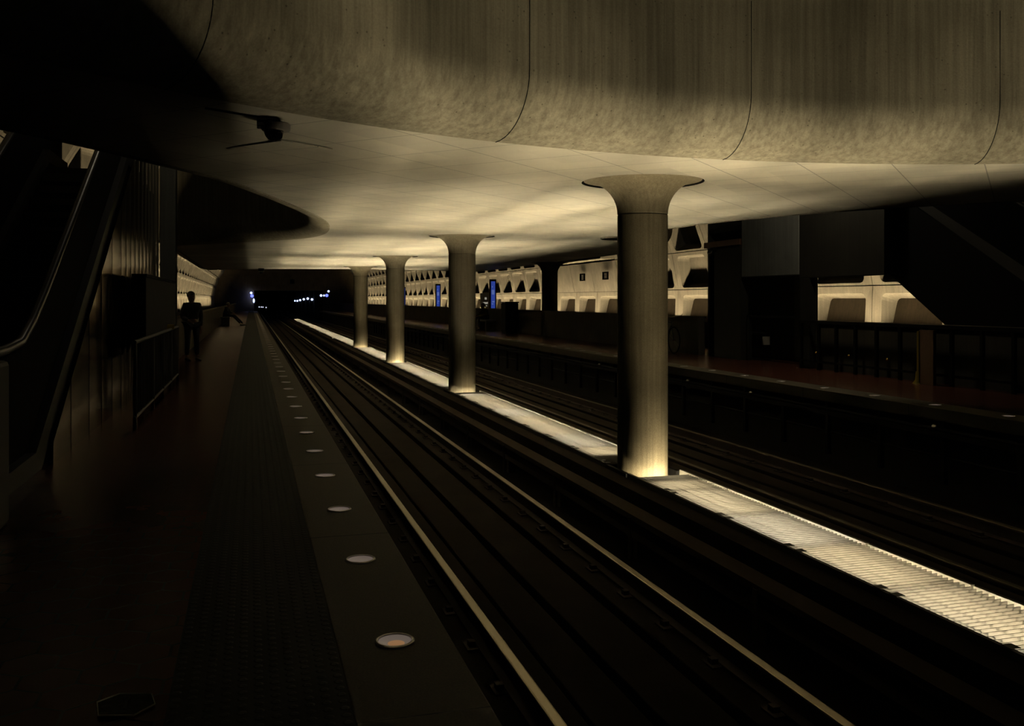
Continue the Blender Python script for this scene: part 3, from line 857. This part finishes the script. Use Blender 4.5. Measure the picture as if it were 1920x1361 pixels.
# black display case wall in front of the panels
dk = thing('display_case', 'tall black display case standing against the bronze side wall', 'display case', (-1.36, 14.9, 0))
MB().box(-0.08, 0.08, -2.4, 2.4, 0.62, 1.66).obj('case_body', M_BLACK, dk, bevel=0.01)
MB().box(-0.09, 0.09, -2.42, 2.42, 1.66, 1.70).obj('top_cap', M_BLACK, dk)
for y in (-2.3, 0.0, 2.3): MB().box(-0.05, 0.05, y - 0.05, y + 0.05, 0.0, 0.62).obj('leg', M_BLACK, dk)
# railing in front of it
rg = thing('railing', 'low metal railing with a yellow-capped post beside the black display case', 'railing', (-1.18, 0, 0))
MB().tube([(0, 10.4, 0.92), (0, 16.4, 0.92)], 0.022, 10).obj('top_rail', M_DGREY, rg, smooth=50)
MB().tube([(0, 10.4, 0.12), (0, 16.4, 0.12)], 0.018, 8).obj('bottom_rail', M_DGREY, rg, smooth=50)
pm = MB().tube([(0, 0, 0), (0, 0, 0.92)], 0.022, 10).mesh('post', M_DGREY, 50)
for y in (10.45, 12.3, 13.65, 15.0, 16.35):
    o = link('post', pm, rg); o.location = (0, y, 0)
MB().box(-0.05, 0.05, 14.95, 15.06, 0.92, 0.99).obj('yellow_cap', M_YELLOW, rg, bevel=0.01)
bm_ = MB(); 
bal = MB().tube([(0, 0, 0.12), (0, 0, 0.92)], 0.007, 6).mesh('baluster', M_DGREY)
yy = 10.56
while yy < 16.3:
    o = link('baluster', bal, rg); o.location = (0, yy, 0); yy += 0.13
# newel / end post next to the camera-side escalator
tag(MB().box(-1.75, -1.42, 5.95, 6.26, 0, 1.0).obj('end_post', M_DGREY, bevel=0.03), 'dark squat end post at the foot of the left escalator', 'post')

# ------------------------------------------------------------------ FAR PLATFORM right-hand group
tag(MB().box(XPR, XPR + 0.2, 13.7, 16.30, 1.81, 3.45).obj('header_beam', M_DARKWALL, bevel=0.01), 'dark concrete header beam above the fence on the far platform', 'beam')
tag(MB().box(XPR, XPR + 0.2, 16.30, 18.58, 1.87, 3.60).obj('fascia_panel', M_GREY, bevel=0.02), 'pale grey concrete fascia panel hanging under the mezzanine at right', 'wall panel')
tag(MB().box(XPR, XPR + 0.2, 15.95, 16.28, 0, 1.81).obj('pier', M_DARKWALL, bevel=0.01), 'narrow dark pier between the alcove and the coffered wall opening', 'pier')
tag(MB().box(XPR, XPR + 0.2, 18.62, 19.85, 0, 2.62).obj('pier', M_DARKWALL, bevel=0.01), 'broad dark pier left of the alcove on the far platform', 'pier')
tag(MB().box(XPR - 0.04, XPR + 0.24, 18.6, 20.3, 2.62, 2.76).obj('cap_beam', M_BROWN, bevel=0.01), 'brown cap beam on the broad dark pier', 'beam')
al = MB(); al.prism([(10.95, 16.29), (11.95, 18.3), (11.95, 20.6), (10.93, 20.6), (10.93, 20.55), (11.9, 20.55), (11.9, 18.32), (10.93, 16.32)], 0, 3.4, 'Z')
al.prism([(10.93, 16.3), (11.95, 18.3), (11.95, 20.5), (10.93, 20.5)], 3.0, 3.1, 'Z')
struct(al.obj('wall_alcove', M_DARKWALL))
sh = thing('alcove_shelf', 'thin dark ledge across the alcove with a grey end', 'shelf', (10.86, 17.6, 0.98))
MB().box(-0.04, 0.04, -1.25, 0.95, 0, 0.05).obj('board', M_BLACK, sh)
for y in (-1.2, 0.9): MB().box(-0.04, 0.04, y - 0.03, y + 0.03, -0.98, 0).obj('leg', M_DGREY, sh)
pp = thing('standpipe', 'small steel standpipe with two prongs in the dark alcove', 'standpipe', (11.50, 19.75, 1.10))
MB().tube([(0, 0, 0), (0, 0, 0.32)], 0.028, 10).obj('pipe', M_PIPE if 'M_PIPE' in globals() else M_STAIN, pp, smooth=50)
MB().sphere((0, 0, 0.345), 0.045).obj('knob', M_STAIN, pp, smooth=60)
for z in (0.02, 0.12): MB().tube([(0, 0, z), (0, 0.26, z)], 0.016, 8).obj('prong', M_STAIN, pp, smooth=50)
MB().box(0.01, 0.35, -0.05, 0.32, -0.15, -0.05).obj('bracket', M_BLACK, pp)
MB().box(-0.03, 0.03, -0.05, 0.03, -1.10, -0.05).obj('riser', M_BLACK, pp)
def newsbox(x, y, label, body, paper):
    t = thing('news_box', label, 'newspaper box', (x, y, 0), 0, 'newspaper boxes in the alcove')
    t.scale = (0.85, 0.85, 0.95)
    MB().box(-0.2, 0.2, -0.2, 0.2, 0.28, 0.62).obj('cabinet', body, t, bevel=0.015)
    MB().box(-0.05, 0.05, -0.05, 0.05, 0.04, 0.28).obj('stem', M_DGREY, t)
    MB().box(-0.18, 0.18, -0.18, 0.18, 0.0, 0.04).obj('foot', M_DGREY, t, bevel=0.01)
    MB().box(-0.2, 0.2, -0.2, 0.2, 0.622, 0.66).obj('lid', M_DGREY, t, bevel=0.01)
    d = MB().box(-0.17, 0.17, -0.212, -0.202, 0.31, 0.59).obj('door', M_BLACK, t)
    if paper: MB().box(-0.12, 0.10, -0.218, -0.213, 0.37, 0.57).obj('newspaper', M_PAPER, d)
    MB().tube([(-0.08, -0.235, 0.60), (0.08, -0.235, 0.60)], 0.009, 6).obj('handle', M_STAIN, d)
    return t
newsbox(11.14, 18.98, 'plain grey newspaper box in the alcove, left of the pair', M_NBOX, False)
newsbox(11.22, 18.56, 'dark newspaper box with a pale paper in its window', M_BLACK, True)
# fence
fn = thing('fence', 'dark metal fence with tall posts in front of the lit coffered wall', 'fence', (10.65, 0, 0))
MB().box(-0.03, 0.03, 10.6, 16.2, 0.90, 0.96).obj('top_rail', M_BLACK, fn)
MB().box(-0.02, 0.02, 10.6, 16.2, 0.14, 0.18).obj('bottom_rail', M_BLACK, fn)
pm = MB().box(-0.025, 0.025, -0.03, 0.03, 0, 0.92).mesh('post', M_BLACK)
for y in (16.14, 15.56, 15.0, 14.43, 13.84, 13.23, 12.62, 12.03, 11.4, 10.8):
    o = link('post', pm, fn); o.location = (0, y, 0)
for y in (15.72, 14.70, 13.63): MB().sphere((0.06, y, 0.33), 0.028, 10, 7).obj('brass_knob', plain('brass', (0.8, 0.55, 0.15), 0.25, 1.0), fn, smooth=60)
py = thing('brown_pylon', 'short brown pylon with a yellow edge strip standing at the fence', 'pylon', (10.50, 12.45, 0))
MB().box(-0.03, 0.03, -0.22, 0.10, 0, 0.88).obj('board', M_BROWN, py, bevel=0.006)
MB().box(-0.04, 0.04, 0.10, 0.145, 0.02, 0.86).obj('yellow_strip', M_YELLOW, py)
MB().lathe([(0.09, 0.0), (0.05, 0.06), (0.035, 0.2)], 0, 0.16, 0, 16).obj('base_flare', M_YELLOW, py, smooth=40)

# bicycle
bk = thing('bicycle', 'dark bicycle leaning by the far parapet, mostly behind the nearest column', 'bicycle', (10.35, 21.3, 0))
def wheel(y):
    w = MB()
    ring = [(0, y + 0.33 * math.cos(2 * PI * k / 32), 0.345 + 0.33 * math.sin(2 * PI * k / 32)) for k in range(33)]
    w.tube(ring, 0.017, 8, cap=False); o = w.obj('wheel', M_BLACK, bk, smooth=60)
    sp = MB()
    for k in range(14):
        a = 2 * PI * k / 14; sp.tube([(0, y, 0.345), (0, y + 0.32 * math.cos(a), 0.345 + 0.32 * math.sin(a))], 0.0022, 4)
    sp.tube([(-0.04, y, 0.345), (0.04, y, 0.345)], 0.02, 8)
    sp.obj('spokes', M_STAIN, o)
wheel(0.0); wheel(1.02)
fb = MB()
for a, b in (((0, 0.0, .345), (0, 0.16, .85)), ((0, 0.16, .80), (0, 0.72, .80)), ((0, 0.15, .72), (0, 0.58, .29)), ((0, .58, .29), (0, .74, .86)), ((0, .58, .29), (0, 1.02, .345)), ((0, .72, .80), (0, 1.02, .345))):
    fb.tube([a, b], 0.017, 8)
fb.obj('frame', M_DGREY, bk, smooth=50)
MB().tube([(-0.28, 0.10, 1.0), (-0.24, 0.06, 0.97), (0, 0.17, 0.92), (0.24, 0.06, 0.97), (0.28, 0.10, 1.0)], 0.013, 8).obj('handlebar', M_STAIN, bk, smooth=50)
MB().sphere((0, 0.76, 0.90), 0.12, 14, 8, (0.5, 1.1, 0.3)).obj('saddle', M_BLACK, bk, smooth=60)
MB().tube([(-0.05, .58, .29), (0.05, .58, .29)], 0.08, 16).obj('crank', M_DGREY, bk, smooth=40)

# ------------------------------------------------------------------ signs on the far platform
def pylon(x, y, label):
    t = thing('platform_pylon', label, 'sign', (x, y, 0), 0, 'blue pylons along the far parapet')
    MB().box(-0.16, 0.16, -0.05, 0.05, 0.0, 2.34).obj('post', M_BLACK, t, bevel=0.01)
    f = MB().box(-0.10, 0.10, -0.056, -0.051, 0.97, 2.24).obj('display', M_PYB, t)
    p = MB()
    for z0, z1, a, b in ((1.62, 1.84, -0.07, 0.06), (1.25, 1.31, -0.05, 0.07), (1.15, 1.20, -0.07, 0.02), (1.95, 2.02, -0.06, -0.02)):
        p.box(a, b, -0.0585, -0.057, z0, z1)
    p.obj('pale_patch', M_PYL, f)
    return t
for x, y, l in ((11.02, 42.0, 'nearest blue lit pylon, behind the person in yellow'), (11.02, 55.2, 'middle blue lit pylon on the far platform'), (11.02, 68.4, 'farthest blue lit pylon, beside the third column')):
    pylon(x, y, l)
sg = thing('station_sign', 'dark station sign with two short white lines above the person in yellow', 'sign', (11.05, 43.4, 0))
MB().box(-0.04, 0.04, -1.05, 1.05, 1.02, 1.70).obj('board', M_SIGNB, sg)
for y in (-0.9, 0.9): MB().box(-0.03, 0.03, y - 0.03, y + 0.03, 0.9, 1.02).obj('post', M_BLACK, sg)
wl = MB(); random.seed(3)
def dash_line(y0, n, z, h):
    y = y0
    for k in range(n):
        w = 0.05 + 0.03 * random.random(); wl.box(-0.046, -0.041, y - w, y, z, z + h * (0.7 + 0.3 * random.random())); y -= w + 0.018
dash_line(0.10, 5, 1.38, 0.13); dash_line(0.45, 11, 1.17, 0.10); dash_line(-0.15, 3, 1.06, 0.05)
wl.obj('lettering', M_WHITE, sg)
kb = thing('equipment_cabinet', 'black cabinet on the far platform between the blue pylon and dark column', 'cabinet', (10.35, 36.7, 0))
MB().box(-0.28, 0.28, -0.38, 0.38, 0.06, 1.24).obj('body', M_BLACK, kb, bevel=0.04)
MB().box(-0.30, 0.30, -0.40, 0.40, 1.24, 1.29).obj('lid', M_BLACKG, kb, bevel=0.015)
MB().box(-0.25, 0.25, -0.35, 0.35, 0, 0.06).obj('plinth', M_BLACK, kb)
MB().box(-0.25, -0.01, -0.392, -0.38, 0.15, 1.2).obj('door', M_BLACK, kb)
MB().box(0.01, 0.25, -0.392, -0.38, 0.15, 1.2).obj('door', M_BLACK, kb)

# benches
def bench(x, y, label):
    t = thing('bench', label, 'bench', (x, y, 0))
    MB().box(-0.24, 0.24, -0.9, 0.9, 0.40, 0.47).obj('seat', M_STONE, t, bevel=0.015)
    for yy in (-0.65, 0.65): MB().box(-0.2, 0.2, yy - 0.1, yy + 0.1, 0, 0.40).obj('leg', M_STONE, t)
    return t
bench(10.22, 40.1, 'dark stone bench under the person in yellow')
bench(-1.28, 51.0, 'dark stone bench under the seated dark figure on the near platform')

# ------------------------------------------------------------------ blue lamps in and by the tunnel
def lamp(x, y, z, r, mat, label, group, flat=False):
    t = thing('signal_lamp', label, 'signal light', (x, y, z), 0, group)
    MB().sphere((0, 0, 0), r, 12, 8).obj('bulb', mat, t, smooth=60)
    MB().lathe([(r * 1.1, 0), (r * 1.1, r * 1.6)], 0, 0, -r * 0.2, 12).obj('hood', M_BLACK, t) if False else None
    MB().box(-0.04, 0.04, r * 0.6, r * 0.6 + 0.06, -0.04, 0.04).obj('bracket', M_BLACK, t)
    return t
right = [(179.17, 1.17, .16), (169.84, 1.18, .17), (160.18, 1.31, .18), (148.92, 1.45, .18), (138.47, 1.54, .18), (128.67, 1.41, .17), (111.8, 1.88, .15), (107.24, 1.86, .11), (103.25, 1.85, .17), (100.86, 2.29, .12)]
rn = ['farthest blue-white tunnel lamp at the left end of the right row', 'second blue-white tunnel lamp from the left in the right row', 'third blue-white tunnel lamp from the left in the right row',
      'fourth blue-white tunnel lamp from the left in the right row', 'fifth blue-white tunnel lamp from the left in the right row', 'sixth blue-white tunnel lamp from the left in the right row',
      'left lamp of the brighter blue cluster right of the tunnel', 'small middle lamp of the brighter blue cluster right of the tunnel', 'brightest deep blue lamp right of the tunnel', 'topmost blue-white lamp above the cluster right of the tunnel']
for (y, z, r), l in zip(right, rn):
    lamp(8.1, y, z, r, M_BLUE if 'deep' in l else M_BLUEW, l, 'blue lamps along the tunnel')
for (x, z, r, m), l in zip([(0.06, 2.21, .15, M_BLUEW), (0.16, 1.84, .19, M_BLUE)], ['top lamp of the blue pair at the end of the near platform', 'lower deep blue lamp of the pair at the end of the near platform']):
    lamp(x, YEND - 0.35, z, r, m, l, 'blue lamps at the near platform end')
t = thing('signal_lamp', 'tall narrow white-blue signal lamp under the blue pair', 'signal light', (0.37, YEND - 0.4, 1.26), 0, 'blue lamps at the near platform end')
MB().sphere((0, 0, 0), 0.12, 12, 10, (1, 1, 2.3)).obj('bulb', M_BLUEW, t, smooth=60); MB().box(-0.04, 0.04, 0.08, 0.2, -0.04, 0.04).obj('bracket', M_BLACK, t)
M_SMALL = plain('small_white_lamp', (0.4, 0.4, 0.6), 0.3, emit=(0.75, 0.8, 1.0), es=0.7)
for i, (x, z) in enumerate(((1.29, .24), (1.62, .23), (1.86, .21), (2.35, .15))):
    lamp(x, 150, z, 0.11, M_SMALL, ['leftmost', 'second', 'third', 'rightmost'][i] + ' tiny white lamp in the low row inside the tunnel', 'low white lamps inside the tunnel')
tag(MB().box(4.7, 5.2, YEND - 0.32, YEND - 0.25, 3.35, 3.85).obj('end_wall_hatch', M_BLACK), 'small dark square hatch above the tunnel mouth', 'hatch')

# ------------------------------------------------------------------ floor cover at the lower left
fc = thing('floor_cover', 'elongated hexagonal metal floor cover at the lower left', 'floor cover', (-0.405, 3.32, 0.004))
hexp = [(-0.095, 0.05), (-0.03, 0.10), (0.075, 0.07), (0.095, -0.02), (0.035, -0.09), (-0.075, -0.06)]
MB().prism(hexp, 0, 0.003, 'Z').obj('plate', M_TACT, fc)
rm = MB(); rm.tube([(x, y, 0.004) for x, y in hexp + hexp[:1]], 0.0035, 6); rm.obj('rim', M_STAIN, fc)
MB().box(-0.004, 0.004, -0.03, 0.035, 0.003, 0.006).obj('lift_slot', M_DGREY, fc)

# ------------------------------------------------------------------ PEOPLE
def skin_obj(name, mat, parent, chains, sub=1, extra=None):
    """chains: list of [(pos, radius), ...]; a chain may start with an int = index of an existing vertex"""
    vs, es, rs = [], [], []
    for ch in chains:
        prev = None
        for it in ch:
            if isinstance(it, int): prev = it; continue
            p, r = it; vs.append(p); rs.append(r)
            if prev is not None: es.append((prev, len(vs) - 1))
            prev = len(vs) - 1
    me = bpy.data.meshes.new(name); me.from_pydata(vs, es, []); me.update()
    o = bpy.data.objects.new(name, me); COL.objects.link(o); o.parent = parent
    sk = o.modifiers.new('skin', 'SKIN'); sk.use_smooth_shade = True
    for i, r in enumerate(rs):
        rr = r if isinstance(r, tuple) else (r, r); me.skin_vertices[0].data[i].radius = rr
    me.skin_vertices[0].data[0].use_root = True
    if sub:
        s_ = o.modifiers.new('sub', 'SUBSURF'); s_.levels = sub; s_.render_levels = sub
    me.materials.append(mat)
    return o

def hand_chains(idx, wrist, d, side):
    """five fingers rooted in a palm vertex (index idx) at wrist, pointing along d"""
    w = Vector(wrist); d = Vector(d).normalized(); u = Vector((0, 0, 1)).cross(d)
    if u.length < .1: u = Vector((1, 0, 0))
    u.normalize(); out = []
    palm = w + d * 0.07
    for k, ln in enumerate((0.065, 0.078, 0.072, 0.055)):
        o_ = u * (0.028 - 0.019 * k); b = palm + o_; k1 = b + d * ln * .5 + Vector((0, 0, -.004)); e = k1 + d * ln * .45 + Vector((0, 0, -0.016))
        out.append([idx, (tuple(b), 0.0095), (tuple(k1), 0.0085), (tuple(e), 0.007)])
    th_ = w + d * 0.03 + u * 0.035 * side
    out.append([idx, (tuple(th_), 0.011), (tuple(th_ + d * 0.035 + u * 0.018 * side), 0.009)])
    return out

def person(name, label, loc, rz, J, skin, shirt, trousers, group=None):
    p = thing(name, label, 'person', loc, rz, group)
    pel, che, nec, hd = J['pelvis'], J['chest'], J['neck'], J['head']
    fx = J['face']                                   # facing direction of the head
    F = Vector(fx).normalized(); Sd = F.cross(Vector((0, 0, 1))).normalized()
    H_ = Vector(hd)
    body = [[(pel, 0.10), (che, 0.11), (nec, 0.052), (tuple(H_ + Vector((0, 0, -0.07))), (0.062, 0.068)), (tuple(H_), (0.078, 0.088)), (tuple(H_ + Vector((0, 0, 0.075))), (0.066, 0.078)), (tuple(H_ + Vector((0, 0, 0.115))), 0.03)]]
    body.append([4, (tuple(H_ + F * 0.085 + Vector((0, 0, -0.012))), 0.014), (tuple(H_ + F * 0.108 + Vector((0, 0, -0.022))), 0.010)])   # nose
    for sg_ in (-1, 1):
        body.append([4, (tuple(H_ + Sd * 0.082 * sg_), (0.012, 0.022)), (tuple(H_ + Sd * 0.094 * sg_ + Vector((0, 0, 0.008))), (0.008, 0.018))])
    cnt = 7 + 2 + 4
    arms = []
    for sg_, k in ((-1, 'L'), (1, 'R')):
        sh_, el, wr = J['sh' + k], J['el' + k], J['wr' + k]
        dv = Vector(wr) - Vector(el)
        pa = Vector(wr) + dv.normalized() * 0.05
        body.append([1, (sh_, 0.052), (el, 0.040), (wr, 0.027), (tuple(pa), (0.036, 0.018))])
        pi_ = cnt + 3; cnt += 4
        hc = hand_chains(pi_, wr, dv, sg_)
        body += hc; cnt += sum(len(c) - 1 for c in hc)
    for k in 'LR':
        hp, kn, an = J['hp' + k], J['kn' + k], J['an' + k]
        body.append([0, (hp, 0.085), (kn, 0.056), (an, 0.036)]); cnt += 3
    skin_obj('body', skin, p, body)
    jk = [[(tuple(Vector(pel) + Vector((0, 0, 0.03))), (0.175, 0.125)), (tuple((Vector(pel) + Vector(che)) / 2), (0.165, 0.12)), (che, (0.185, 0.13)), (tuple(Vector(nec) + Vector((0, 0, -0.03))), 0.075)]]
    for k in 'LR':
        e2 = Vector(J['el' + k]) + (Vector(J['wr' + k]) - Vector(J['el' + k])) * 0.93
        jk.append([2, (J['sh' + k], 0.072), (J['el' + k], 0.055), (tuple(e2), 0.042)])
    skin_obj('jacket', shirt, p, jk)
    tq = [[(tuple(Vector(pel) + Vector((0, 0, 0.02))), (0.165, 0.12))]]
    for k in 'LR':
        tq.append([0, (J['hp' + k], 0.095), (J['kn' + k], 0.068), (tuple(Vector(J['an' + k]) + (Vector(J['kn' + k]) - Vector(J['an' + k])) * 0.08), 0.052)])
    skin_obj('trousers', trousers, p, tq)
    for k in 'LR':
        an = Vector(J['an' + k]); td = Vector(J['toe']).normalized()
        sd = td.cross(Vector((0, 0, 1)))
        m = MB()
        a = an - td * 0.07; e = an + td * 0.19
        pts = []
        for q, wd, hz in ((0.0, .036, .075), (0.3, .042, .085), (0.55, .048, .06), (0.85, .045, .042), (1.0, .026, .03)):
            c = a + (e - a) * q
            for sx, zz in ((-1, -an.z + 0.0), (1, -an.z + 0.0), (1, -an.z + hz), (-1, -an.z + hz)):
                kk = 1.0 if zz <= -an.z + 0.001 else 0.7
                pts.append((c.x + sd.x * wd * sx * kk, c.y + sd.y * wd * sx * kk, an.z + zz + J.get('sole', 0)))
        fs = [(3, 2, 1, 0), (16, 17, 18, 19)]
        for r_ in range(4):
            for q in range(4): fs.append((r_ * 4 + q, r_ * 4 + (q + 1) % 4, r_ * 4 + 4 + (q + 1) % 4, r_ * 4 + 4 + q))
        m.add(pts, fs); so = m.obj('shoe', M_SHOE, p, smooth=50)
        sb = so.modifiers.new('sub', 'SUBSURF'); sb.levels = 1; sb.render_levels = 1
    hr = MB(); c = H_ - F * 0.018 + Vector((0, 0, 0.045)); hr.sphere(tuple(c), 0.098, 16, 10, (0.92, 0.98, 0.95)); hr.obj('hair', M_HAIR, p, smooth=60)
    return p

stand = dict(pelvis=(0, 0, 0.86), chest=(0, 0.01, 1.14), neck=(0, 0.01, 1.31), head=(0, 0.03, 1.43), face=(0.25, -0.95, -0.1),
             shL=(-0.17, 0, 1.25), elL=(-0.21, 0.03, 0.98), wrL=(-0.13, -0.16, 0.90), shR=(0.17, 0, 1.25), elR=(0.22, 0.03, 0.98), wrR=(0.19, -0.02, 0.75),
             hpL=(-0.09, 0, 0.80), knL=(-0.10, -0.01, 0.45), anL=(-0.11, 0.02, 0.08), hpR=(0.09, 0, 0.80), knR=(0.10, -0.02, 0.45), anR=(0.12, 0.0, 0.08), toe=(0.1, -1, 0))
person('person', 'person in dark clothes standing with arms down beside the grey pillar', (-1.27, 21.8, 0), R_(25), stand, M_SKIN, M_CLOTH, M_JEANS)
sit = dict(pelvis=(0, 0.02, 0.60), chest=(0, -0.06, 0.83), neck=(0, -0.12, 0.99), head=(0, -0.17, 1.10), face=(0, -0.95, -0.35),
           shL=(-0.17, -0.08, 0.92), elL=(-0.22, -0.20, 0.70), wrL=(-0.08, -0.42, 0.66), shR=(0.17, -0.08, 0.92), elR=(0.22, -0.20, 0.70), wrR=(0.08, -0.42, 0.64),
           hpL=(-0.10, -0.06, 0.575), knL=(-0.12, -0.46, 0.55), anL=(-0.12, -0.50, 0.09), hpR=(0.10, -0.06, 0.575), knR=(0.13, -0.45, 0.55), anR=(0.14, -0.42, 0.09), toe=(0, -1, 0))
person('person', 'person in a yellow jacket sitting bent forward on the far platform bench', (10.20, 40.1, 0), R_(-75), sit, M_SKIN2, M_HIVIS, M_CLOTH)
sit2 = dict(sit); sit2.update(anL=(-0.10, -0.86, 0.09), anR=(0.16, -0.92, 0.09), knL=(-0.12, -0.48, 0.50), knR=(0.13, -0.50, 0.50))
person('person', 'dark figure sitting on the near platform bench with legs stretched out', (-1.30, 50.9, 0), R_(75), sit2, M_SKIN2, M_CLOTH, M_CLOTH)
